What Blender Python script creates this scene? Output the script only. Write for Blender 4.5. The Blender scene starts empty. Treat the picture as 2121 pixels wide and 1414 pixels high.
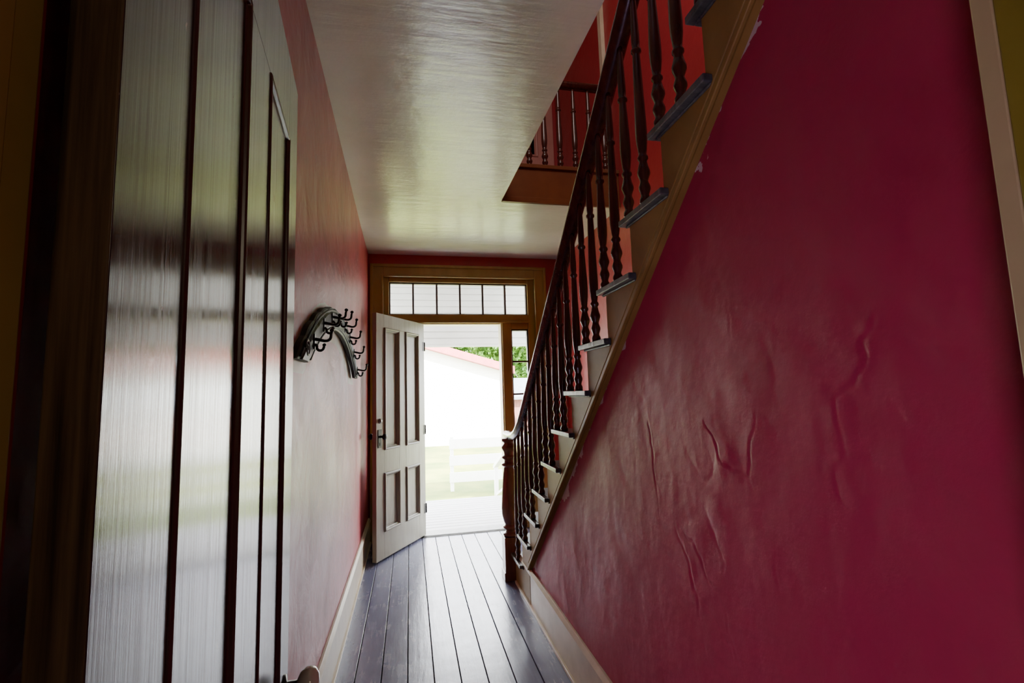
import bpy, math, random
from mathutils import Vector, Matrix, noise as mnoise
random.seed(4)
C = bpy.context.scene.collection

# ---------------------------------------------------------------- materials
def nt(name):
    m = bpy.data.materials.new(name); m.use_nodes = True
    t = m.node_tree; b = t.nodes["Principled BSDF"]
    return m, t, b
def L(t, a, b): t.links.new(a, b)
def math_node(t, op, a, b=None, c=None, clamp=False):
    n = t.nodes.new("ShaderNodeMath"); n.operation = op; n.use_clamp = clamp
    for i, v in enumerate((a, b, c)):
        if v is None: continue
        if isinstance(v, (int, float)): n.inputs[i].default_value = v
        else: L(t, v, n.inputs[i])
    return n.outputs[0]
def noise(t, vec, scale, detail=4, rough=.55, dist=0):
    n = t.nodes.new("ShaderNodeTexNoise")
    n.inputs["Scale"].default_value = scale; n.inputs["Detail"].default_value = detail
    n.inputs["Roughness"].default_value = rough; n.inputs["Distortion"].default_value = dist
    if vec is not None: L(t, vec, n.inputs["Vector"])
    return n.outputs[0]
def objvec(t, scale=(1,1,1)):
    tc = t.nodes.new("ShaderNodeTexCoord"); mp = t.nodes.new("ShaderNodeMapping")
    mp.inputs["Scale"].default_value = scale
    L(t, tc.outputs["Object"], mp.inputs[0]); return mp.outputs[0]
def ramp(t, fac, c1, c2, p1=.35, p2=.65):
    r = t.nodes.new("ShaderNodeValToRGB")
    r.color_ramp.elements[0].position = p1; r.color_ramp.elements[1].position = p2
    r.color_ramp.elements[0].color = (*c1, 1); r.color_ramp.elements[1].color = (*c2, 1)
    L(t, fac, r.inputs[0]); return r.outputs[0]
def mix(t, fac, a, b):
    n = t.nodes.new("ShaderNodeMix"); n.data_type = 'RGBA'
    if isinstance(fac, (int, float)): n.inputs[0].default_value = fac
    else: L(t, fac, n.inputs[0])
    for i, v in ((6, a), (7, b)):
        if isinstance(v, tuple): n.inputs[i].default_value = (*v, 1)
        else: L(t, v, n.inputs[i])
    return n.outputs[2]
def bump(t, b, h, strength=.3, dist=.01):
    n = t.nodes.new("ShaderNodeBump"); n.inputs["Strength"].default_value = strength
    n.inputs["Distance"].default_value = dist
    L(t, h, n.inputs["Height"]); L(t, n.outputs[0], b.inputs["Normal"])
def M(name, c1, c2=None, rough=.5, scale=(1,1,1), ns=6, detail=5, bs=.15, bd=.005, metal=0, spec=.5, coat=0, p=(.35,.65)):
    m, t, b = nt(name)
    v = objvec(t, scale); n = noise(t, v, ns, detail)
    if c2 is None: c2 = tuple(min(1, x*1.25) for x in c1)
    L(t, ramp(t, n, c1, c2, *p), b.inputs["Base Color"])
    b.inputs["Roughness"].default_value = rough; b.inputs["Metallic"].default_value = metal
    b.inputs["Specular IOR Level"].default_value = spec
    b.inputs["Coat Weight"].default_value = coat; b.inputs["Coat Roughness"].default_value = .15
    if bs: bump(t, b, n, bs, bd)
    return m

YC,ZCc=2.51,.275; R0,R1=1.392,1.51
def wall_red(name, kind):
    m, t, b = nt(name)
    v = objvec(t)
    n1 = noise(t, v, 1.3, 5); n2 = noise(t, v, 9, 6); n3 = noise(t, v, 2.6, 8, .65)
    col = ramp(t, n1, (.32,.022,.028), (.42,.034,.040), .3, .7)
    if kind == 'stair': col = ramp(t, n1, (.33,.014,.052), (.48,.028,.092), .3, .7)
    if kind == 'left': col = ramp(t, n1, (.36,.034,.050), (.50,.060,.085), .3, .7)
    if kind == 'left': col = mix(t, ramp(t, n3, (0,0,0), (.75,.75,.75), .42, .70), col, (.28,.085,.095))
    else: col = mix(t, ramp(t, n3, (0,0,0), (.45,.45,.45), .42, .72), col, (.24,.02,.028))
    h = math_node(t, 'MULTIPLY_ADD', n1, 2.2, math_node(t, 'MULTIPLY', n2, .3))
    sx = t.nodes.new("ShaderNodeSeparateXYZ"); L(t, v, sx.inputs[0])
    if kind == 'stair':
        d = math_node(t, 'SUBTRACT', 2.848, math_node(t, 'MULTIPLY_ADD', sx.outputs[1], .853, sx.outputs[2]))
        nc = noise(t, v, 4.6, 6, .6)
        lim = math_node(t, 'MULTIPLY', math_node(t, 'SUBTRACT', nc, .560), .42)
        chip = math_node(t, 'LESS_THAN', d, lim)
        col = mix(t, chip, col, (.62,.50,.44))
        h = math_node(t, 'MULTIPLY_ADD', noise(t, v, 22, 5), .16, h)
        h = math_node(t, 'MULTIPLY_ADD', noise(t, v, 3.4, 3, .5, 1.2), .35, h)
    if kind == 'left':
        h = math_node(t, 'MULTIPLY_ADD', noise(t, v, 4.5, 4, .5, 1.0), .9, h)
        dy = math_node(t, 'SUBTRACT', sx.outputs[1], YC); dz = math_node(t, 'SUBTRACT', sx.outputs[2], ZCc)
        r = math_node(t, 'SQRT', math_node(t, 'ADD', math_node(t, 'MULTIPLY', dy, dy), math_node(t, 'MULTIPLY', dz, dz)))
        q = math_node(t, 'ABSOLUTE', math_node(t, 'SUBTRACT', r, 1.435))
        lim = math_node(t, 'MULTIPLY_ADD', noise(t, v, 6, 5), .07, .050)
        inb = math_node(t, 'LESS_THAN', q, lim)
        inb = math_node(t, 'MULTIPLY', inb, math_node(t, 'GREATER_THAN', sx.outputs[2], 1.44))
        col = mix(t, inb, col, (.33,.24,.15))
    L(t, col, b.inputs["Base Color"])
    base = .36 if kind == 'stair' else .27
    L(t, math_node(t, 'MULTIPLY_ADD', n3, .30, base), b.inputs["Roughness"])
    b.inputs["Specular IOR Level"].default_value = .45 if kind != 'left' else .30
    bump(t, b, h, .5, .02)
    return m
RED_L = wall_red("red_paint_left", 'left'); RED_S = wall_red("red_paint_stair", 'stair'); RED = wall_red("red_paint", 'plain')

def floor_mat():
    m, t, b = nt("floor_paint")
    v = objvec(t); sx = t.nodes.new("ShaderNodeSeparateXYZ"); L(t, v, sx.inputs[0])
    idx = math_node(t, 'FLOOR', math_node(t, 'DIVIDE', math_node(t, 'ADD', sx.outputs[0], 5.02), .125))
    wn = t.nodes.new("ShaderNodeTexWhiteNoise"); wn.noise_dimensions = '1D'; L(t, idx, wn.inputs["W"])
    v2 = objvec(t, (16,1.5,1)); g = noise(t, v2, 3.5, 8, .6)
    c = ramp(t, g, (.150,.160,.255), (.200,.212,.325), .3, .7)
    c = mix(t, math_node(t, 'MULTIPLY', wn.outputs[0], .35), c, (.10,.11,.18))
    sp = noise(t, v, 34, 5)
    c = mix(t, math_node(t, 'GREATER_THAN', sp, .72), c, (.05,.045,.05))
    c = mix(t, math_node(t, 'GREATER_THAN', noise(t, objvec(t,(10,1.6,1)), 16, 8, .7), .69), c, (.09,.095,.135))
    c = mix(t, math_node(t, 'GREATER_THAN', noise(t, objvec(t,(12,2,1)), 18, 6, .7), .70), c, (.29,.31,.40))
    L(t, c, b.inputs["Base Color"])
    rr = math_node(t, 'MULTIPLY_ADD', g, .12, .13)
    L(t, math_node(t, 'MULTIPLY_ADD', noise(t, v, 6, 6, .65), .14, rr), b.inputs["Roughness"])
    b.inputs["Specular IOR Level"].default_value = .85
    bump(t, b, math_node(t, 'ADD', math_node(t,'MULTIPLY',g,.3), math_node(t,'MULTIPLY',noise(t, v, 5, 5),.8)), .28, .008)
    return m
FLOOR = floor_mat()
def ceil_mat():
    m, t, b = nt("ceiling_paint")
    v = objvec(t); n = noise(t, v, 2.0, 6); st = noise(t, objvec(t,(1.2,9,1)), 2.5, 6, .6)
    L(t, ramp(t, n, (.58,.565,.495), (.68,.665,.585), .35, .65), b.inputs["Base Color"])
    L(t, math_node(t, 'MULTIPLY_ADD', st, .24, .10), b.inputs["Roughness"])
    b.inputs["Specular IOR Level"].default_value = .8
    bump(t, b, math_node(t, 'MULTIPLY_ADD', st, .30, n), .45, .02)
    return m
CEIL = ceil_mat()
OCHRE = M("ochre_paint", (.29,.18,.040), (.35,.23,.055), rough=.38, scale=(1,1,.3), ns=9, bs=.15)
STRING = M("stringer_paint", (.25,.155,.034), (.32,.21,.050), rough=.48, ns=7, bs=.2, spec=.25)
CREAM = M("cream_paint", (.56,.48,.33), (.66,.57,.41), rough=.35, ns=8, bs=.12)
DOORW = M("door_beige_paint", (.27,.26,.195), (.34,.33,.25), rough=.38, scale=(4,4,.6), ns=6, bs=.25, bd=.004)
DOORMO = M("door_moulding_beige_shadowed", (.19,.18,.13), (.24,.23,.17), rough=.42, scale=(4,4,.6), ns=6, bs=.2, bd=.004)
TREAD = M("tread_paint", (.034,.036,.038), (.115,.118,.116), rough=.36, scale=(1,3,1), ns=16, detail=8, bs=.4)
DWOOD = M("dark_varnished_wood", (.038,.010,.007), (.090,.023,.012), rough=.26, scale=(8,8,1), ns=6, bs=.15, coat=.25)
NEWELW = M("red_brown_varnished_wood", (.12,.032,.018), (.22,.070,.040), rough=.28, scale=(12,12,1.5), ns=5, bs=.2, coat=.3)
def near_door():
    m, t, b = nt("dark_grained_door_paint")
    v = objvec(t, (95,95,1.3)); g = noise(t, v, 2.4, 9, .68)
    v2 = objvec(t, (9,9,.7)); g2 = noise(t, v2, 2.2, 4)
    c = mix(t, math_node(t,'MULTIPLY',g2,.5), ramp(t, g, (.012,.006,.006), (.085,.050,.046), .35, .72), (.034,.022,.022))
    sp = noise(t, objvec(t, (1,1,.5)), 38, 3)
    c = mix(t, math_node(t, 'GREATER_THAN', sp, .735), c, (.24,.20,.18))
    L(t, c, b.inputs["Base Color"])
    L(t, ramp(t, g, (.09,.09,.09), (.26,.26,.26), .36, .66), b.inputs["Roughness"])
    b.inputs["Specular IOR Level"].default_value = .36
    bump(t, b, g, .16, .0010)
    return m
NEARD = near_door()
NMOLD = M("door_moulding_dark_red", (.035,.012,.009), (.065,.022,.016), rough=.30, scale=(20,20,1), ns=3, bs=.2, bd=.002)
GRAIN = M("brown_grained_edge", (.022,.012,.006), (.11,.066,.028), rough=.6, scale=(50,50,1.6), ns=2.5, detail=8, bs=.3, bd=.002, spec=.2)
BLACK = M("black_iron", (.012,.011,.010), (.03,.028,.025), rough=.36, ns=20, metal=.6, bs=.1)
BRASS = M("aged_metal", (.20,.18,.15), (.32,.30,.26), rough=.3, ns=20, metal=.9, bs=.05)
PORC = M("white_porcelain", (.50,.49,.47), (.57,.56,.53), rough=.12, ns=4, bs=0, coat=.5)
RACK = M("dark_green_wood", (.010,.013,.010), (.034,.039,.031), rough=.5, scale=(4,1,1), ns=10, bs=.6, coat=0, spec=.18)
WHITE = M("white_siding_paint", (.78,.78,.76), (.85,.85,.83), rough=.5, ns=3, bs=.1)
FRIEZE = M("porch_frieze_paint", (.36,.36,.32), (.41,.41,.37), rough=.5, ns=3, bs=.1)
PINK = M("faded_pink_trim", (.30,.06,.07), (.38,.09,.09), rough=.6, ns=4, bs=.05)
PINKD = M("salmon_door_paint", (.46,.19,.16), (.52,.24,.20), rough=.4, ns=4, bs=.05)
PORCHF = M("porch_grey_white_boards", (.26,.26,.27), (.36,.36,.36), rough=.45, scale=(1,8,1), ns=2, bs=.1)
ROOFG = M("grey_roof_metal", (.10,.12,.15), (.15,.17,.20), rough=.5, ns=3, bs=.1)
BARN = M("barn_red_boards", (.20,.07,.06), (.26,.10,.08), rough=.7, scale=(10,10,1), ns=4, bs=.2)
BARK = M("bark", (.08,.05,.03), (.18,.12,.08), rough=.9, scale=(6,6,1), ns=5, bs=.6)
LEAF = M("leaves", (.016,.065,.004), (.07,.16,.012), rough=.6, ns=1.4, bs=0)
GRASS = M("grass", (.055,.105,.005), (.20,.215,.035), rough=.9, ns=.7, detail=8, bs=.4, bd=.03, p=(.38,.62))
DARK = M("dark_gap", (.004,.003,.003), (.008,.006,.005), rough=.9, bs=0, spec=.1)
BLUEG = M("window_dark_glass", (.05,.09,.13), (.08,.14,.18), rough=.1, bs=0)
def glass():
    m, t, b = nt("window_glass")
    t.nodes.remove(b); o = t.nodes["Material Output"]
    tr = t.nodes.new("ShaderNodeBsdfTransparent"); tr.inputs[0].default_value = (.95,.97,.96,1)
    gl = t.nodes.new("ShaderNodeBsdfGlossy"); gl.inputs["Roughness"].default_value = .03
    fr = t.nodes.new("ShaderNodeFresnel"); fr.inputs[0].default_value = 1.45
    mx = t.nodes.new("ShaderNodeMixShader")
    L(t, fr.outputs[0], mx.inputs[0]); L(t, tr.outputs[0], mx.inputs[1]); L(t, gl.outputs[0], mx.inputs[2])
    L(t, mx.outputs[0], o.inputs[0]); return m
GLASS = glass()

# ---------------------------------------------------------------- mesh builder
class B:
    def __init__(s): s.v=[]; s.f=[]; s.m=[]; s.s=[]
    def add(s, vs, fs, mi=0, sm=False):
        o=len(s.v); s.v += [tuple(x) for x in vs]
        for f in fs: s.f.append([i+o for i in f]); s.m.append(mi); s.s.append(sm)
        return s
    def box(s, x0,x1,y0,y1,z0,z1, mi=0):
        if x0>x1:x0,x1=x1,x0
        if y0>y1:y0,y1=y1,y0
        return s.add([(x0,y0,z0),(x1,y0,z0),(x1,y1,z0),(x0,y1,z0),(x0,y0,z1),(x1,y0,z1),(x1,y1,z1),(x0,y1,z1)],
          [(0,3,2,1),(4,5,6,7),(0,1,5,4),(1,2,6,5),(2,3,7,6),(3,0,4,7)], mi)
    def prism(s, poly, axis, a0, a1, mi=0):
        n=len(poly)
        def P(p,a):
            return {'x':(a,p[0],p[1]),'y':(p[0],a,p[1]),'z':(p[0],p[1],a)}[axis]
        vs=[P(p,a0) for p in poly]+[P(p,a1) for p in poly]
        fs=[tuple(range(n))[::-1], tuple(range(n,2*n))]+[(i,(i+1)%n,n+(i+1)%n,n+i) for i in range(n)]
        return s.add(vs,fs,mi)
    def lathe(s, prof, seg=20, c=(0,0,0), mi=0, axis='z'):
        vs=[];fs=[]
        for r,z in prof:
            for k in range(seg):
                a=2*math.pi*k/seg; x,y=r*math.cos(a),r*math.sin(a)
                p={'z':(x,y,z),'x':(z,x,y),'y':(x,z,y)}[axis]
                vs.append((p[0]+c[0],p[1]+c[1],p[2]+c[2]))
        for i in range(len(prof)-1):
            for k in range(seg):
                k2=(k+1)%seg; fs.append((i*seg+k,i*seg+k2,(i+1)*seg+k2,(i+1)*seg+k))
        fs.append(tuple(range(seg))[::-1]); fs.append(tuple((len(prof)-1)*seg+k for k in range(seg)))
        return s.add(vs,fs,mi,True)
    def tube(s, pts, rad, seg=10, mi=0):
        pts=[Vector(p) for p in pts]; n=len(pts)
        if not isinstance(rad,(list,tuple)): rad=[rad]*n
        vs=[];fs=[]; up=Vector((.31,.87,.2)).normalized()
        for i,p in enumerate(pts):
            t=(pts[min(i+1,n-1)]-pts[max(i-1,0)]).normalized()
            a=(up-t*up.dot(t)).normalized(); b=t.cross(a); up=a
            for k in range(seg):
                q=2*math.pi*k/seg; vs.append(p+a*math.cos(q)*rad[i]+b*math.sin(q)*rad[i])
        for i in range(n-1):
            for k in range(seg):
                k2=(k+1)%seg; fs.append((i*seg+k,i*seg+k2,(i+1)*seg+k2,(i+1)*seg+k))
        fs.append(tuple(range(seg))[::-1]); fs.append(tuple((n-1)*seg+k for k in range(seg)))
        return s.add(vs,fs,mi,True)
    def sweep(s, pts, sec, side=(1,0,0), mi=0, sm=True):
        pts=[Vector(p) for p in pts]; n=len(pts); m=len(sec); S=Vector(side); vs=[];fs=[]
        for i,p in enumerate(pts):
            t=(pts[min(i+1,n-1)]-pts[max(i-1,0)]).normalized()
            U=t.cross(S).normalized()
            if U.z<0 and abs(U.z)>1e-4: U=-U
            for a,b in sec: vs.append(p+S*a+U*b)
        for i in range(n-1):
            for k in range(m):
                k2=(k+1)%m; fs.append((i*m+k,i*m+k2,(i+1)*m+k2,(i+1)*m+k))
        fs.append(tuple(range(m))[::-1]); fs.append(tuple((n-1)*m+k for k in range(m)))
        return s.add(vs,fs,mi,sm)
    def rings(s, x0,x1,z0,z1, ysurf, sgn, prof, mi_mold=1, mi_panel=0):
        vs=[];fs=[]
        for ins,h in prof:
            y=ysurf+sgn*h
            vs += [(x0+ins,y,z0+ins),(x1-ins,y,z0+ins),(x1-ins,y,z1-ins),(x0+ins,y,z1-ins)]
        n=len(prof)
        for i in range(n-1):
            for k in range(4):
                k2=(k+1)%4; fs.append((i*4+k,i*4+k2,(i+1)*4+k2,(i+1)*4+k))
        s.add(vs,fs,mi_mold)
        b=(n-1)*4
        return s.add([vs[b+k] for k in range(4)],[(0,1,2,3)],mi_panel)
    def out(s, name, mats, parent=None, bevel=0, loc=None, rotz=0, seg=2, label=None, cat=None, struct=False, group=None):
        me=bpy.data.meshes.new(name); me.from_pydata(s.v,[],s.f)
        for m in (mats if isinstance(mats,(list,tuple)) else [mats]): me.materials.append(m)
        for p,mi,sm in zip(me.polygons,s.m,s.s): p.material_index=mi; p.use_smooth=sm
        me.update()
        import bmesh
        bm=bmesh.new(); bm.from_mesh(me); bmesh.ops.recalc_face_normals(bm,faces=bm.faces); bm.to_mesh(me); bm.free()
        o=bpy.data.objects.new(name,me); C.objects.link(o)
        if loc: o.location=loc
        o.rotation_euler[2]=rotz
        if parent: o.parent=parent
        if bevel:
            md=o.modifiers.new("bevel",'BEVEL'); md.width=bevel; md.segments=seg; md.limit_method='ANGLE'; md.angle_limit=math.radians(40)
        if label: o["label"]=label
        if cat: o["category"]=cat
        if struct: o["kind"]="structure"
        if group: o["group"]=group
        return o
def empty(name, loc, label, cat, rotz=0, group=None, struct=False):
    o=bpy.data.objects.new(name,None); o.location=loc; o.rotation_euler[2]=rotz; o.empty_display_size=.1
    C.objects.link(o); o["label"]=label; o["category"]=cat
    if group: o["group"]=group
    if struct: o["kind"]="structure"
    return o
def dup(o, parent=None, loc=None, name=None):
    n=o.copy(); n.name=name or o.name.split('.')[0]
    if parent is not None: n.parent=parent
    if loc is not None: n.location=loc
    C.objects.link(n); return n

# ---------------------------------------------------------------- dimensions
XL=-.39; XS=.755; XR=1.62; YE=4.82; ZC=2.77; ZU=3.05; ZT=5.4
YB0,YB1=.25,.38
def bline(y): return 2.860-.853*y

# ---------------------------------------------------------------- shell
b=B(); x=-.02-.125*3
b.box(-1.6,XR+.1,-2.6,4.98,-.12,-.022,1)
while x < XR:
    x0=max(x,-.39); x1=min(x+.125,XR)
    if x1-x0>.01: b.box(x0+.0026,x1-.0026,-2.6,4.98,-.03,0)
    x+=.125
b.out("floor",[FLOOR,DARK],bevel=.0012,seg=1,label="worn blue-grey painted floorboards running down the hallway",cat="floor",struct=True)
b=B()
def lwx(y,z): return XL+ (z/ZC)*.062*max(0,(4.3-y)/4.3)
ys=[YB0+i*(4.75/16) for i in range(17)]; zs=[0,.9,1.8,ZC]
vs=[(lwx(y,z),y,z) for y in ys for z in zs]
fs=[(i*4+j,(i+1)*4+j,(i+1)*4+j+1,i*4+j+1) for i in range(16) for j in range(3)]
b.add(vs,fs)
b.add([(XL-.15,YB0,0),(XL-.15,5,0),(XL-.15,5,ZC),(XL-.15,YB0,ZC)],[(0,1,2,3)])
b.box(XL-.15,XL,4.8,4.99,0,ZC); b.box(XL-.15,XL,-2.6,5,ZC,ZT)
b.out("wall_left",RED_L,label="red painted plaster wall with uneven sheen",cat="wall",struct=True)
B().box(XR,XR+.15,-2.6,5,0,ZT).out("wall_right",RED,label="red painted plaster wall beside the stairs",cat="wall",struct=True)
FX0,FX1=-.27,1.32
b=B(); b.box(XL,FX0,YE,4.98,0,ZC).box(FX1,XR,YE,4.98,0,ZC).box(FX0,FX1,YE,4.98,2.56,ZC).box(XL-.15,XR+.15,YE,4.98,ZC,ZT)
b.out("wall_end",RED,label="red plaster wall around the front entrance",cat="wall",struct=True)
b=B(); b.box(-1.75,-.255,YB0,YB1,0,ZC).box(.67,XS+.04,YB0,YB1,0,2.5).box(-.255,XS-.03,YB0,YB1,2.12,ZC).box(XS+.04,XR,YB0,YB1,0,2.5)
b.out("wall_back",RED,label="red plaster partition wall with an open doorway",cat="wall",struct=True)
B().box(-1.75,XR+.1,-2.75,-2.6,0,ZT).out("wall_rear",CREAM,label="plain plaster wall of the rear room",cat="wall",struct=True)
B().box(-1.75,-1.6,-2.6,YB0,0,ZC).out("wall_rear_side",CREAM,label="plain plaster side wall of the rear room",cat="wall",struct=True)
# wall under staircase: uneven plaster with real cracks and lumps
cracks=[[(1.445,1.25),(1.438,1.202),(1.41,1.055),(1.308,.976),(1.27,.87),(1.224,.782),(1.20,.66)],
        [(.945,1.30),(.954,1.239),(.985,1.14),(.92,1.018),(.905,.93)],
        [(.640,1.461),(.655,1.40),(.717,1.317),(.730,1.25),(.744,1.178),(.73,1.12)],
        [(1.03,1.66),(1.026,1.60),(1.0,1.50),(1.01,1.465)],
        [(1.41,1.055),(1.33,1.09),(1.20,1.06),(1.12,1.10)],
        [(1.308,.976),(1.20,.90),(1.10,.80),(1.08,.70)],
        [(.985,1.14),(1.07,1.17),(1.13,1.25)],
        [(1.224,.782),(1.15,.76),(1.10,.70)],[(1.41,1.055),(1.40,.95),(1.36,.88)],[(.66,1.60),(.61,1.66),(.60,1.75)]]
def segd(py,pz,a,c):
    dy,dz=c[0]-a[0],c[1]-a[1]; q=max(0,min(1,((py-a[0])*dy+(pz-a[1])*dz)/(dy*dy+dz*dz)))
    return math.hypot(py-a[0]-q*dy,pz-a[1]-q*dz)
def relief(y,z):
    v9=mnoise.noise(Vector((y*11,z*11,0))); w9=mnoise.noise(Vector((y*11,z*11,7)))
    f1=mnoise.noise(Vector((y*30,z*30,1))); f2=mnoise.noise(Vector((y*30,z*30,4)))
    wy=y+.022*v9+.012*f1; wz=z+.022*w9+.012*f2
    mid=math.exp(-((y-1.05)/.55)**2-((z-1.15)/.5)**2)
    h=.008*mnoise.noise(Vector((y*1.7,z*1.7,2)))+.0024*mnoise.noise(Vector((y*6,z*6,5)))+.0011*mnoise.noise(Vector((y*14,z*10,15)))+.0005*f1
    h+=mid*(.0026*max(0,mnoise.noise(Vector((wy*9,wz*7,21))))+.0011*abs(mnoise.noise(Vector((wy*16,wz*9,31)))))
    cn=mnoise.noise(Vector((wy*3.6,wz*2.6,41))); cm=max(0,mnoise.noise(Vector((y*3,z*3,51)))+.1)
    h-=mid*cm*.0030*math.exp(-(cn/.016)**2)
    if .5<y<1.65 and .5<z<1.85:
        best=(9,0)
        for ci,cr in enumerate(cracks):
            dd=min(segd(wy,wz,cr[i],cr[i+1]) for i in range(len(cr)-1))
            if dd<best[0]: best=(dd,ci)
        dm,ci=best
        amp=(1.1,.8,.6,.4,.4,.7,.7,.7,.7,.4)[ci]
        k=amp*max(0,.55+1.0*mnoise.noise(Vector((y*7,z*7,11))))
        h+=k*(.0013*math.exp(-(dm/.018)**2)-.0036*math.exp(-(dm/.0040)**2))
    for (cy,cz,r,a) in ((1.06,1.16,.04,.004),(1.12,1.05,.03,.003),(1.0,1.50,.05,.0015),(.80,1.25,.04,.0015),(1.2,.95,.035,.002),(.68,1.40,.03,.0015)):
        h+=a*math.exp(-((wy-cy)**2+(wz-cz)**2)/(r*r))
    return h
b=B(); nz=330; vs=[];fs=[]
ycol=[YB1+.0045*i for i in range(int((1.75-YB1)/.0045))]; y=ycol[-1]
while y<3.42: y+=.02; ycol.append(min(y,3.42))
for y in ycol:
    top=bline(y)+.04 if y<3.3 else .06
    for j in range(nz+1):
        z=top*j/nz
        e=min(1,max(0,(bline(y)-z)/.08))*min(1,z/.3)
        vs.append((XS-relief(y,z)*e*.9,y,z))
fs=[(i*(nz+1)+j,(i+1)*(nz+1)+j,(i+1)*(nz+1)+j+1,i*(nz+1)+j+1) for i in range(len(ycol)-1) for j in range(nz)]
b.add(vs,fs,0,True)
b.prism([(YB1,0),(3.42,0),(3.42,.05),(3.30,bline(3.30)+.04),(YB1,bline(YB1)+.04)],'x',XS+.022,XS+.05)
b.out("wall_stair",RED_S,label="cracked raspberry red plaster wall below the stairs",cat="wall",struct=True)
b=B()
b.prism([(-1.75,-2.6),(.735,-2.6),(.735,0),(.679,3.35),(XR,3.35),(XR,YE),(-.50,YE),(-.5,YB0),(-1.75,YB0)],'z',ZC,ZU)
b.out("ceiling",CEIL,label="off-white glossy painted plaster ceiling",cat="ceiling",struct=True)
B().box(-.6,XR+.2,-2.75,5,ZT,ZT+.15).out("ceiling_upper",CREAM,label="upper hallway ceiling",cat="ceiling",struct=True)
b=B(); b.box(.679,XR,3.333,3.349,ZC-.012,ZU+.0).box(.679,XR,3.322,3.349,ZC-.012,ZC+.03).box(.675,XR,3.315,3.349,ZU-.02,ZU+.01)
b.out("trim_1",M("fascia_brown",(.17,.055,.018),(.22,.08,.026),rough=.3,ns=5,bs=.1),bevel=.003,label="brown ochre fascia board of the stairwell edge",cat="trim",struct=True)
def bb(name,x0,x1,y0,y1,side):
    b=B()
    t=.018
    if side>0: b.box(x0,x0+t,y0,y1,0,.20); b.prism([(x0,.20),(x0+t+.006,.20),(x0+t+.006,.212),(x0+.012,.232),(x0,.232)],'y',y0,y1); b.box(x0,x0+t+.012,y0,y1,0,.018)
    else: b.box(x1-t,x1,y0,y1,0,.20); b.prism([(x1,.20),(x1-t-.006,.20),(x1-t-.006,.212),(x1-.012,.232),(x1,.232)],'y',y0,y1); b.box(x1-t-.012,x1,y0,y1,0,.018)
    return b.out(name,CREAM,bevel=.002,label="cream painted wooden baseboard with moulded top",cat="baseboard",struct=True)
bb("baseboard_left",XL+.002,XL,YB1,4.79,1)
bb("baseboard_right",XS,XS,YB1,3.50,-1)
bb("baseboard_stair",XR,XR-.001,3.55,4.79,-1)

# ---------------------------------------------------------------- entrance casing and windows
def rect_casing(b,x0,x1,ztop,w,y,th):
    for (a0,a1,z0,z1) in ((x0,x0+w,0,ztop),(x1-w,x1,0,ztop),(x0+w,x1-w,ztop-w,ztop)):
        b.box(a0,a1,y-th,y,z0,z1)
    bk=.028
    for (a0,a1,z0,z1) in ((x0,x0+bk,0,ztop),(x1-bk,x1,0,ztop),(x0+bk,x1-bk,ztop-bk,ztop)):
        b.box(a0,a1,y-th-.016,y-th,z0,z1)
    for (a0,a1,z0,z1) in ((x0+w-.02,x0+w,0,ztop-w+.02),(x1-w,x1-w+.02,0,ztop-w+.02),(x0+w,x1-w,ztop-w,ztop-w+.02)):
        b.box(a0,a1,y-th-.008,y-th,z0,z1)
b=B(); rect_casing(b,-.372,1.425,2.665,.125,YE,.02)
b.out("trim_2",OCHRE,bevel=.004,label="ochre moulded casing around the front entrance",cat="trim",struct=True)
b=B()
y0,y1=4.84,4.96
b.box(-.27,-.195,y0,y1,0,2.56).box(1.23,1.32,y0,y1,0,2.56).box(-.195,1.23,y0,y1,2.495,2.56)
b.box(-.195,1.23,y0-.012,y1,2.078,2.162)
b.box(-.195,1.23,y0-.024,y0-.008,2.075,2.098)
b.box(.016,.112,y0,y1,0,2.078).box(.948,1.044,y0,y1,0,2.078)
for (a,c) in ((-.195,.016),(1.044,1.23)):
    b.box(a,c,y0+.02,y1,0,.66).box(a,c,y0,y0+.02,0,.16).box(a,c,y0,y0+.02,.56,.66)
    b.box(a,c,y0+.005,y1,2.012,2.078)
b.out("trim_3",OCHRE,bevel=.004,label="ochre door frame with transom bar and sidelight posts",cat="trim",struct=True)
b=B(); b.box(.934,.948,4.85,4.99,0,2.078).box(.112,.122,4.87,4.99,0,2.078).box(.122,.934,4.87,4.99,2.066,2.078)
b.out("trim_4",CREAM,bevel=.002,label="pale painted door stop lining the front doorway",cat="trim",struct=True)
B().prism([(4.80,0),(4.83,.014),(5.0,.014),(5.03,0)],'x',.122,.934).out("trim_5",TREAD,bevel=.002,label="worn grey door threshold",cat="threshold",struct=True)
MUNT=M("muntin_brown",(.045,.026,.014),(.08,.048,.024),rough=.4,bs=0)
def window(name,x0,x1,z0,z1,nx,nz,lab):
    b=B(); f=.014; y=4.885
    b.box(x0,x1,y-.02,y+.02,z0,z0+f).box(x0,x1,y-.02,y+.02,z1-f,z1).box(x0,x0+f,y-.02,y+.02,z0+f,z1-f).box(x1-f,x1,y-.02,y+.02,z0+f,z1-f)
    for i in range(1,nx):
        c=x0+(x1-x0)*i/nx; b.box(c-.009,c+.009,y-.018,y+.018,z0+f,z1-f)
    for i in range(1,nz):
        c=z0+(z1-z0)*i/nz; b.box(x0+f,x1-f,y-.018,y+.018,c-.009,c+.009)
    b.add([(x0+f,y,z0+f),(x1-f,y,z0+f),(x1-f,y,z1-f),(x0+f,y,z1-f)],[(0,1,2,3)],1)
    return b.out(name,[MUNT,GLASS],label=lab,cat="window",struct=True)
window("window_1",-.195,1.23,2.162,2.495,6,1,"six-pane transom window above the front door")
window("window_2",1.044,1.23,.66,2.012,1,4,"narrow four-pane sidelight window beside the front door")
window("window_3",-.195,.016,.66,2.012,1,4,"narrow four-pane sidelight window behind the open door")

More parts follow.
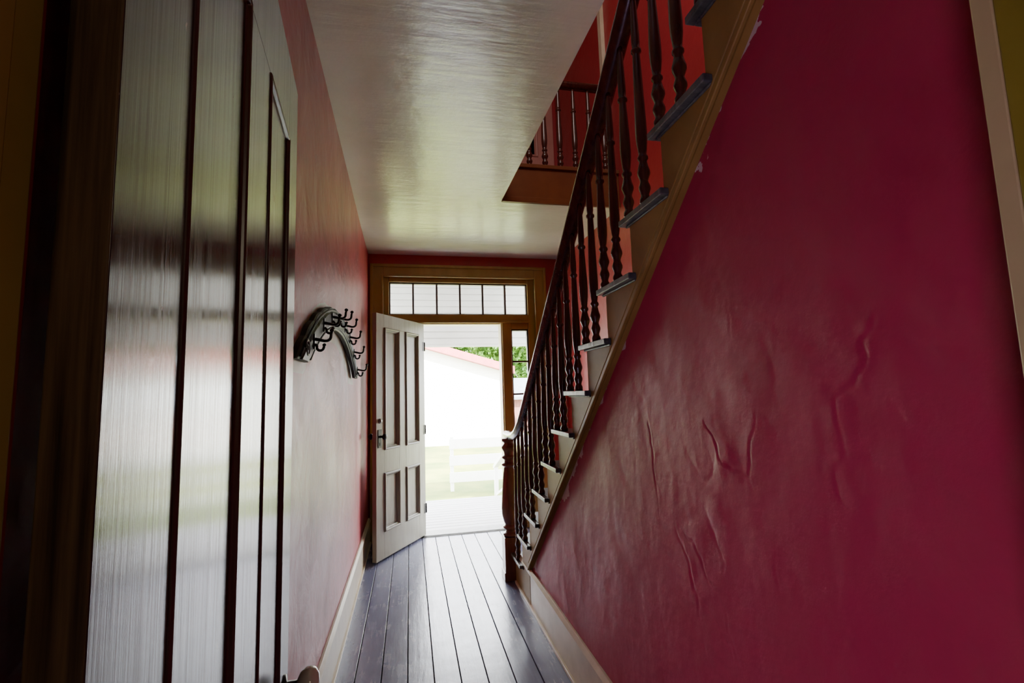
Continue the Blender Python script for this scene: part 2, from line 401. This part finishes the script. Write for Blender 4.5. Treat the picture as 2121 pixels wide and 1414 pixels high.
# ---------------------------------------------------------------- doors
def leaf(W,H,t,stile,mull,ztop,zmid1,zmid0,zbot,prof,mats,edge_mi=0):
    b=B(); pw=(W-2*stile-mull)/2
    xs=[(stile,stile+pw),(stile+pw+mull,W-stile)]
    h=t/2
    b.box(0,stile,-h,h,0,H)
    b.box(W-stile,W,-h,h,0,H).box(xs[0][1],xs[1][0],-h,h,zbot,ztop)
    b.box(stile,W-stile,-h,h,ztop,H).box(stile,W-stile,-h,h,0,zbot)
    for (a,c) in xs: b.box(a,c,-h,h,zmid0,zmid1)
    for (a,c) in xs:
        for (z0,z1) in ((zbot,zmid0),(zmid1,ztop)):
            b.rings(a,c,z0,z1,-h,-1,prof); b.rings(a,c,z0,z1,h,1,prof)
    return b
prof=[(-.003,0),(-.003,.008),(.004,.013),(.014,.010),(.021,.000),(.029,-.006),(.031,-.015),(.046,-.015)]
ang=math.atan2(-.685,-.42)
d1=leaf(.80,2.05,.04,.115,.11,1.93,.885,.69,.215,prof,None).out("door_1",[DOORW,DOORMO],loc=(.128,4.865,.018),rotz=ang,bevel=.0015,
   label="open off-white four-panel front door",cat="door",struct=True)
LK=.755
b=B(); b.box(LK-.023,LK+.023,.02,.025,.91,1.06)
kp=[(.011,0),(.009,.026),(.012,.030),(.023,.036),(.027,.046),(.023,.057),(.011,.062)]
b.lathe(kp,18,(LK,.025,1.0),axis='y')
b.lathe([(r,-z) for r,z in kp],18,(LK,-.020,1.0),axis='y')
b.box(LK-.003,LK+.003,.025,.027,.925,.950)
h=b.out("door_knob",BLACK,parent=d1,label="black iron knob on narrow escutcheon plate")
b=B(); b.lathe([(.021,0),(.021,.008),(.013,.012),(.011,.02)],18,(LK,.0195,1.13),axis='y'); b.out("deadbolt",BRASS,parent=d1,label="round silver deadbolt lock")
for z in (.25,1.0,1.82):
    hb=B(); hb.lathe([(.007,0),(.007,.09)],10,(-.004,.022,z-.045)); hb.box(-.002,.03,.0195,.0225,z-.045,z+.045)
    hb.out("hinge",BLACK,parent=d1)

prof2=[(-.001,0),(-.001,.0015),(.003,.0035),(.007,.002),(.009,-.003),(.012,-.004)]
dx,dy=-.0932,.9956
d2b=leaf(.834,2.07,.028,.125,.15,1.89,.62,.45,.22,prof2,None)
d2b.box(-.002,.0,-.014,.014,0,2.07,2)
hx,hy=-.180,.332
d2=d2b.out("door_2",[NEARD,NMOLD,GRAIN],loc=(hx-.014*dy,hy+.014*dx,.012),rotz=math.atan2(dy,dx),bevel=.001,
   label="dark glossy grained four-panel door standing open",cat="door",struct=True)
b=B(); kx,kz=.775,.765
b.lathe([(.022,0),(.022,.004),(.010,.006),(.009,.028)],18,(kx,-.014,kz),axis='y'); 
for i in range(len(b.v)): b.v[i]=(b.v[i][0],-.028-b.v[i][1],b.v[i][2])
b.out("knob_shank",BLACK,parent=d2,label="black iron shank")
b=B(); pr=[(.008,.024),(.012,.026),(.022,.031),(.029,.042),(.030,.050),(.026,.060),(.015,.066),(.004,.068)]
b.lathe(pr,22,(0,0,0),axis='y')
for i in range(len(b.v)): b.v[i]=(b.v[i][0]+kx,-.014-b.v[i][1],b.v[i][2]+kz)
b.out("door_knob",PORC,parent=d2,label="white porcelain door knob")
b=B(); b.box(-.255,-.222,YB0-.02,.330,0,2.12,0); b.box(-.222,-.215,YB0-.02,.300,0,2.12,0)
b.box(-.40,-.23,YB0-.022,YB0,0,2.2,0)
b.out("trim_6",M("dark_olive_ochre",(.20,.135,.032),(.26,.18,.045),rough=.6,bs=.1,spec=.2),bevel=.002,label="dark ochre door jamb",cat="trim",struct=True)
b=B(); b.box(.64,.67,YB0-.02,.365,0,2.12,0); b.box(.640,.672,.365,.386,0,2.12,1); b.box(.66,.78,YB0-.022,YB0,0,2.2,0); b.box(-.255,.67,YB0-.02,.38,2.10,2.12,0)
b.box(.672,.75,.3805,.395,0,2.12,0)
b.out("trim_7",[M("olive_ochre",(.20,.165,.014),(.25,.21,.022),rough=.5,bs=.1),M("jamb_cream",(.40,.335,.14),(.46,.385,.17),rough=.5,bs=.1)],bevel=.002,label="yellow ochre door jamb with cream edge",cat="trim",struct=True)

# ---------------------------------------------------------------- staircase
st=empty("staircase",(XS,3.53,0),"dark railed wooden staircase with grey treads against red wall","staircase")
def PS(o):
    o.parent=st; o.location=(o.location[0]-XS,o.location[1]-3.53,o.location[2]); return o
N=15; RISE=.1912; GO=.228
nose=lambda i: 3.53-GO*(i-1)
zt=lambda i: .203+RISE*(i-1)
XF=.735
b=B()
b.box(0,XR-XF-.004,-.262,0,-.021,0); b.box(-.028,0,-.285,0,-.021,0); b.box(-.008,0,-.285,-.012,-.028,-.021)
t0=b.out("tread",TREAD,bevel=.006,seg=3); t0.parent=st; t0.location=(XF-XS,nose(1)-3.53,zt(1))
for i in range(2,N+1): dup(t0,st,(XF-XS,nose(i)-3.53,zt(i)))
b=B(); b.box(0.02,XR-XF-.004,-.018,0,0,RISE-.024)
r0=b.out("riser",STRING); r0.parent=st; r0.location=(XF-XS,nose(1)-.03-3.53,.011)
for i in range(2,N+1): dup(r0,st,(XF-XS,nose(i)-.03-3.53,zt(i-1)+.001))
b=B()
for i in range(1,N+1):
    ya=nose(i)-.03; yb_=nose(i+1)-.03; top=zt(i)-.022
    lo=lambda y: 0 if y>3.084 else max(0,bline(y)-.0)
    ys_=[ya,yb_]
    if ya>3.084>yb_: ys_=[ya,3.084001,3.084,yb_]
    for k in range(len(ys_)-1):
        a,c=ys_[k],ys_[k+1]
        b.prism([(a,lo(a)),(a,top),(c,top),(c,lo(c))],'x',XF,XS)
PS(b.out("stringer",STRING,label="ochre tan painted stair stringer board"))
b=B()
for off,w,x0 in ((0.004,.026,XF-.012),(.046,.010,XF-.006)):
    a=(3.095,bline(3.095)+off); e=(.09,bline(.09)+off)
    b.prism([a,e,(e[0],e[1]+w),(a[0],a[1]+w)],'x',x0,XF+.001)
PS(b.out("stringer_moulding",STRING,bevel=.003))
b=B()
b.prism([(3.62,0),(3.62,.26),(3.50,.36),(.1,.36+.833*3.4),(.1,.36+.833*3.4-.3),(3.3,0)],'x',XR-.016,XR-.001)
PS(b.out("wall_stringer",OCHRE))
def railz(y):
    s=.81+.836*(3.53-y)
    if y<3.0: return s
    pts=[(3.0,1.253),(3.12,1.158),(3.25,1.085),(3.36,1.048),(3.48,1.035),(3.62,1.035)]
    for (a,za),(c,zc) in zip(pts,pts[1:]):
        if a<=y<=c: return za+(zc-za)*(y-a)/(c-a)
    return 1.035
sec=[(-.020,-.026),(.020,-.026),(.024,-.012),(.034,-.004),(.034,.010),(.026,.022),(.010,.028),(-.010,.028),(-.026,.022),(-.034,.010),(-.034,-.004),(-.024,-.012)]
XB=.728
path=[(XB,y,railz(y)) for y in (3.66,3.62,3.55,3.48,3.42,3.36,3.30,3.25,3.18,3.12,3.06,3.0)]+[(XB,y,railz(y)) for y in (2.9,2.5,2.0,1.5,1.0,.5,.12)]
PS(B().sweep(path,sec).out("handrail",DWOOD,bevel=0,label="dark varnished sloping handrail"))
def bprof(Ln,s):
    p=[(.0150,0),(.0160,.010),(.0155,.018),(.0115,.026),(.0115,.032),(.0165,.048),(.0165,.056),(.0115,.072),(.0115,.078),(.0180,.098),(.0180,.106),(.0135,.124),(.0105,.140),
       (.0150,.148),(.0150,.154),(.0105,.162),(.0120,.172),(.0155,.205),(.0165,.235),(.0160,.27)]
    tz=Ln-.20
    p+=[(.0110,tz-.012),(.0105,tz-.006),(.0150,tz),(.0150,tz+.008),(.0105,tz+.014),(.0120,tz+.03),(.0120,tz+.06),(.0090,Ln-.03),(.0095,Ln)]
    return [(r*s,z) for r,z in p]
cache={}
def baluster(x,y,z,Ln,parent,ox,oy,oz=0,s=1.12):
    k=(round(Ln,3),s)
    if k not in cache:
        o=B().lathe(bprof(Ln,s),16).out("baluster",DWOOD); cache[k]=o.data
        o.parent=parent; o.location=(x-ox,y-oy,z-oz)
    else:
        o=bpy.data.objects.new("baluster",cache[k]); C.objects.link(o); o.parent=parent; o.location=(x-ox,y-oy,z-oz)
    return o
for i in range(1,N+1):
    for k,off in enumerate((.045,.159)):
        y=nose(i)-off
        if i==1 and k==0: continue
        baluster(XB,y,zt(i),railz(y)-.024-zt(i),st,XS,3.53)
def newel(h,z0):
    b=B(); w=.058
    b.box(-w,w,-w,w,0,.30)
    b.box(-w-.008,w+.008,-w-.008,w+.008,0,.06)
    b.lathe([(.050,.30),(.058,.31),(.058,.322),(.038,.332),(.036,.345),(.057,.36),(.057,.372),(.040,.384),(.052,.41),(.063,.46),(.065,.51),(.060,.58),(.053,.68),(.045,.76),(.038,.80),
             (.056,.812),(.056,.824),(.036,.834),(.034,.85),(.053,.865),(.053,.878),(.034,.888),(.037,.91),(.052,.935),(.054,.95),(.040,.965),(.033,.975),(.051,.99),(.051,h)],24)
    return b.out("newel_post",NEWELW,bevel=.004,label="red-brown turned newel post with square base")
n0=newel(1.01,0); n0.parent=st; n0.location=(XB-.002-XS,3.600-3.53,0)
n1=dup(n0,st,(XB-.008-XS,.09-3.53,zt(N)-.3))

# gallery railing upstairs
gr=empty("gallery_railing",(.70,3.385,ZU+.01),"dark turned landing railing above the stairwell","railing")
B().sweep([(0,0,.71),(1.615-.70,0,.71)],sec,side=(0,1,0)).out("handrail",DWOOD,parent=gr)
for k in range(7):
    baluster(.79+.125*k,3.385,ZU+.01,.69,gr,.70,3.385,ZU+.01,1.4)

b=B(); 
b.box(XR-.02,XR,3.44,3.53,ZU,ZT); b.box(XR-.032,XR-.02,3.44,3.46,ZU,ZT)
b.out("trim_8",CREAM,bevel=.003,label="cream vertical casing board on the upstairs wall",cat="trim",struct=True)
b=B(); b.box(.62,.70,YE-.02,YE,ZU,5.13).box(1.50,1.58,YE-.02,YE,ZU,5.13).box(.70,1.50,YE-.02,YE,5.05,5.13)
b.out("trim_9",PINKD,bevel=.003,label="salmon casing around the upstairs door",cat="trim",struct=True)
leaf(.80,2.0,.03,.11,.10,1.86,.85,.68,.2,prof,None).out("door_3",[PINKD,PINKD],loc=(.70,YE-.016,ZU+.003),bevel=.0015,label="salmon painted four-panel upstairs door",cat="door",struct=True)
B().box(XL,.62,YE-.018,YE,ZU,ZU+.2).out("baseboard_upper",CREAM,bevel=.003,label="cream upstairs baseboard",cat="baseboard",struct=True)

# ---------------------------------------------------------------- coat rack
ck=empty("coat_rack",(-.366,YC,1.48),"arched dark green wooden coat rack with black hooks","coat rack")
def r_in(t): return R0+.045*t**1.5
def rack_sec(r0,r1,x0,x1):
    w=r1-r0
    return [(x0,r0),(x1-.014,r0),(x1-.009,r0+.06*w),(x1-.007,r0+.20*w),(x1,r0+.27*w),(x1,r1-.27*w),(x1-.007,r1-.20*w),(x1-.009,r1-.06*w),(x1-.014,r1),(x0,r1)]
b=B(); vs=[];fs=[]; n=96; m=10
for i in range(n+1):
    e=min(i,n-i); sc=1 if e>3 else (.85,.92,.97,.99)[e]
    ro=R1-.007*(1-abs(math.sin(i/n*math.pi*12)))
    for (dxx,r) in rack_sec(r_in(i/n),ro,-.002,.030):
        am=math.acos((1.48-ZCc)/r); a=-am+2*am*i/n
        vs.append((dxx*sc, r*math.sin(a), ZCc+r*math.cos(a)-1.48))
for i in range(n):
    for k in range(m):
        k2=(k+1)%m; fs.append((i*m+k,i*m+k2,(i+1)*m+k2,(i+1)*m+k))
fs.append(tuple(range(m))[::-1]); fs.append(tuple(n*m+k for k in range(m)))
b.add(vs,fs,0,False)
for q in (.13,.85):
    pts=[]
    for i in range(41):
        rr=r_in(i/40)+(R1-r_in(i/40))*q
        am=math.acos((1.49-ZCc)/rr); a=-am+2*am*i/40
        pts.append((.023,rr*math.sin(a),ZCc+rr*math.cos(a)-1.48))
    b.tube(pts,.0045,8)
for sgn,rs in ((-1,.034),(1,.022)):
    pts=[]
    for i in range(30):
        a=i/29*3.2*math.pi; r=rs*(1-i/34)
        pts.append((.027,sgn*((.785 if sgn<0 else .82)+r*math.cos(a)),.042*(rs/.038)+r*math.sin(a)+.004))
    b.tube(pts,.0055 if sgn<0 else .0035,8)
b.out("rack_board",RACK,parent=ck,bevel=.0015,seg=1,label="carved dark green arched board with scrolled ends")
b=B()
b.prism([(-.014,-.045),(.014,-.045),(.018,0),(.014,.045),(-.014,.045),(-.018,0)],'x',0,.006)
def arc(cx,cz,r,a0,a1,n): return [(cx+r*math.cos(math.radians(a0+(a1-a0)*i/n)),0,cz+r*math.sin(math.radians(a0+(a1-a0)*i/n))) for i in range(n+1)]
up=[(.004,0,.015),(.03,0,.010),(.055,0,.004)]+arc(.066,.030,.026,-90,0,8)+[(.093,0,.045),(.096,0,.058)]
b.tube(up,[.010,.0095,.009]+[.0085]*9+[.008,.008],10)
b.lathe([(.003,-.012),(.011,-.007),(.014,0),(.011,.007),(.003,.012)],12,(.097,0,.066))
dn=[(.004,0,-.015),(.016,0,-.028)]+arc(.034,-.034,.019,-170,-10,8)+[(.055,0,-.028)]
b.tube(dn,[.009,.0085]+[.008]*9+[.008],10)
b.lathe([(.003,-.010),(.009,-.006),(.012,0),(.009,.006),(.003,.010)],12,(.056,0,-.020))
s_=.62
b.v=[(x*s_,y*s_,z*s_) for x,y,z in b.v]
hk=b.out("coat_hook",BLACK,parent=ck,label="black cast iron double coat hook")
for i in range(8):
    a=math.radians(-28+60*i/7); q=(a+.57)/1.14
    Rm=(r_in(max(0,min(1,q)))+R1)/2
    loc=(.030,Rm*math.sin(a),ZCc+Rm*math.cos(a)-1.48)
    if i==0: hk.location=loc
    else: dup(hk,ck,loc)

# ---------------------------------------------------------------- outside
po=empty("porch",(.53,4.98,-.05),"white wooden porch with board floor and clapboard frieze","porch")
def PP(o): o.parent=po; o.location=(-.53,-4.98,.05); return o
b=B(); y=5.0
while y<6.48: b.box(-2.5,3.6,y+.004,y+.106,-.06,-.02); y+=.11
b.box(-2.5,3.6,5.0,6.46,-.12,-.07); b.box(-2.5,3.6,6.46,6.49,-.4,-.03)
PP(b.out("porch_floor",PORCHF,bevel=.003))
b=B(); z=2.02
while z<3.0:
    b.prism([(6.37,z),(6.345,z),(6.362,z+.075),(6.37,z+.075)],'x',-2.5,3.6); z+=.085
b.box(-2.5,3.6,6.37,6.46,1.99,3.05)
PP(b.out("porch_frieze",FRIEZE))
PP(B().box(-2.5,3.6,4.99,6.5,3.04,3.12).out("porch_ceiling",FRIEZE))
for x in (-1.4,2.3):
    b=B(); b.box(x-.06,x+.06,6.33,6.45,-.03,1.99).box(x-.08,x+.08,6.31,6.47,-.03,.12).box(x-.08,x+.08,6.31,6.47,1.9,1.99)
    PP(b.out("porch_post",WHITE,bevel=.004))
b=B()
for i in range(2): b.box(-.5,1.27,6.49+.28*i,6.79+.28*i,-.4,-.16-.13*i)
PP(b.out("porch_steps",PORCHF,bevel=.005))
b=B(); b.box(1.29,1.35,6.55,6.61,-.4,.6).box(1.29,1.35,7.55,7.61,-.4,.22); b.prism([(6.53,.58),(7.65,.16),(7.65,.22),(6.53,.64)],'x',1.285,1.355); b.prism([(6.55,.1),(7.6,-.26),(7.6,-.22),(6.55,.14)],'x',1.30,1.34)
PP(b.out("step_railing",WHITE,bevel=.004))
B().box(-40,40,5.0,80,-.6,-.4).out("ground",GRASS,label="sunlit pale green lawn",cat="ground",struct=True)
ob=empty("outbuilding",(-.5,17,-.4),"white clapboard building with faded pink roof trim","building")
b=B()
RX,RZ=-2.2,4.05; EX,EZ=3.3,2.45; 
wall=[(-7.7,0),(EX+.5,0),(EX+.5,EZ+.15),(RX+.5,RZ+.2),(-7.7,EZ+.15)]
b.prism(wall,'y',0,9)
z=.2
while z<3.6:
    xr=(EX+.5) if z<2.5 else EX+.5-(z-2.5)/ .29
    b.box(-7.7 if z<2.5 else RX+.5-(xr-RX-.5),xr,-.008,0,z,z+.012); z+=.15
b.out("building_wall",WHITE,parent=ob)
b=B()
for sx in (1,-1):
    e=RX+.5+sx*(EX-RX+.35); ez=EZ-.02
    b.prism([(RX+.5,RZ+.15),(e,ez),(e,ez+.26),(RX+.5,RZ+.41)],'y',-.45,9.4)
b.out("building_roof",PINK,parent=ob)
b=B(); b.box(-3.6,-2.7,-.03,0,.9,2.1,0); b.box(-3.52,-2.78,-.04,-.03,.98,2.02,1); b.out("building_window",[WHITE,BLUEG],parent=ob)
sh=empty("shed",(6.0,21,-.4),"small red board shed with grey metal roof","shed")
b=B(); b.box(-1.5,2.5,0,3,0,1.55); 
for i in range(26): b.box(-1.5+i*.155,-1.49+i*.155+.01,-.015,0,0,1.55)
b.out("shed_wall",BARN,parent=sh)
b=B(); b.prism([(-.35,1.45),(1.5,2.35),(3.35,1.45),(3.35,1.55),(1.5,2.45),(-.35,1.55)],'x',-1.8,2.8); b.out("shed_roof",ROOFG,parent=sh)
B().box(-.9,-.2,-.03,-.016,.8,1.3).out("shed_window",BLUEG,parent=sh)
fe=empty("garden_fence",(1.25,9.0,-.4),"white board garden fence on the lawn","fence")
for i in range(3):
    B().box(-.03,.03,-.045,.045,0,.98).out("fence_post",WHITE,parent=fe,loc=(-.5+1.4*i,0,0),bevel=.005)
for z in (.16,.46,.76):
    B().box(-.55,2.4,-.06,-.046,z,z+.18).out("fence_board",WHITE,parent=fe,bevel=.004)
def tree(x,y,h,r,seed,lab):
    rnd=random.Random(seed)
    e=empty("tree",(x,y,-.4),lab,"tree",group="leafy trees behind the building")
    b=B(); b.tube([(0,0,0),(.1,0,h*.3),(-.05,.1,h*.6),(0,0,h*.85)],[.28,.22,.14,.05],10)
    for k in range(5):
        a=k*1.3; b.tube([(0,0,h*(.35+.08*k)),(math.cos(a)*r*.4,math.sin(a)*r*.4,h*(.5+.07*k)),(math.cos(a)*r*.7,math.sin(a)*r*.7,h*(.58+.07*k))],[.1,.06,.02],7)
    b.out("trunk",BARK,parent=e)
    b=B(); cl=[]
    for k in range(30):
        a=rnd.uniform(0,6.28); rr=r*math.sqrt(rnd.random())*.65; zz=h*rnd.uniform(.14,.92)
        cl.append((math.cos(a)*rr,math.sin(a)*rr,zz,r*rnd.uniform(.28,.35)))
    for k in range(6000):
        c=rnd.choice(cl); v=Vector((rnd.gauss(0,1),rnd.gauss(0,1),rnd.gauss(0,1))).normalized()*c[3]*rnd.uniform(.6,1)
        p=Vector(c[:3])+v; s=rnd.uniform(.16,.28)
        u=Vector((rnd.gauss(0,1),rnd.gauss(0,1),rnd.gauss(0,1))).normalized(); w=u.cross(Vector((rnd.random(),rnd.random(),1))).normalized()
        b.add([p-u*s,p+w*s*.5,p+u*s,p-w*s*.5],[(0,1,2,3)])
    b.out("foliage",LEAF,parent=e)
for i,(x,y,h,r) in enumerate(((.2,32,8,2.9),(6.4,32,9,2.9),(12.6,32,8.5,2.9),(3.3,38.5,10,2.9),(9.6,38.5,10,2.9),(-6,32,9,2.9))):
    tree(x,y,h,r,i,"tall leafy green tree")

# ---------------------------------------------------------------- light
w=bpy.data.worlds.new("World"); bpy.context.scene.world=w; w.use_nodes=True
bg=w.node_tree.nodes["Background"]; bg.inputs[0].default_value=(.91,.94,1,1); bg.inputs[1].default_value=30.0
def sun(rot,e,col=(1,.96,.9)):
    l=bpy.data.lights.new("sun",'SUN'); l.energy=e; l.angle=.02; l.color=col
    o=bpy.data.objects.new("sun",l); o.rotation_euler=rot; C.objects.link(o)
sun((math.radians(48),0,math.radians(-25)),78)
def area(name,loc,target,sx,sy,e,col,portal=False):
    l=bpy.data.lights.new(name,'AREA'); l.shape='RECTANGLE'; l.size=sx; l.size_y=sy; l.energy=e; l.color=col
    o=bpy.data.objects.new(name,l); o.location=loc
    o.rotation_euler=(Vector(target)-Vector(loc)).to_track_quat('-Z','Y').to_euler(); C.objects.link(o)
    if portal: l.cycles.is_portal=True
    return o
area("doorway_portal",(.53,5.02,1.25),(.53,0,1.25),1.6,2.5,1,(1,1,1),True)
area("rear_wall_fill",(-.80,-.75,.40),(.75,1.0,.60),.4,.4,20,(.82,.60,1.0))  # unseen violet fill, added to brighten the stair wall and push it magenta
area("rear_jamb_fill",(.95,-1.0,2.0),(-.2,.4,1.2),.4,.4,4,(1,.85,.60))  # unseen warm fill, added to lift the left jamb out of black
area("landing_light",(.2,1.2,5.0),(1.3,2.6,3.2),1.0,1.0,30,(1,.90,.84))

# ---------------------------------------------------------------- camera
cam=bpy.data.cameras.new("camera"); co=bpy.data.objects.new("camera",cam); C.objects.link(co)
cam.sensor_width=36; cam.lens=989/2121*36; cam.clip_start=.02; cam.clip_end=300
Yc=Vector((-212,-113,-989)).normalized(); Zc=Vector((-290,9200,-989)); Zc=(Zc-Yc*Zc.dot(Yc)).normalized(); Xc=Yc.cross(Zc)
Mx=Matrix((Xc,Yc,Zc)).to_4x4(); Mx.translation=Vector((0,0,1.35))
co.matrix_world=Mx
bpy.context.scene.camera=co
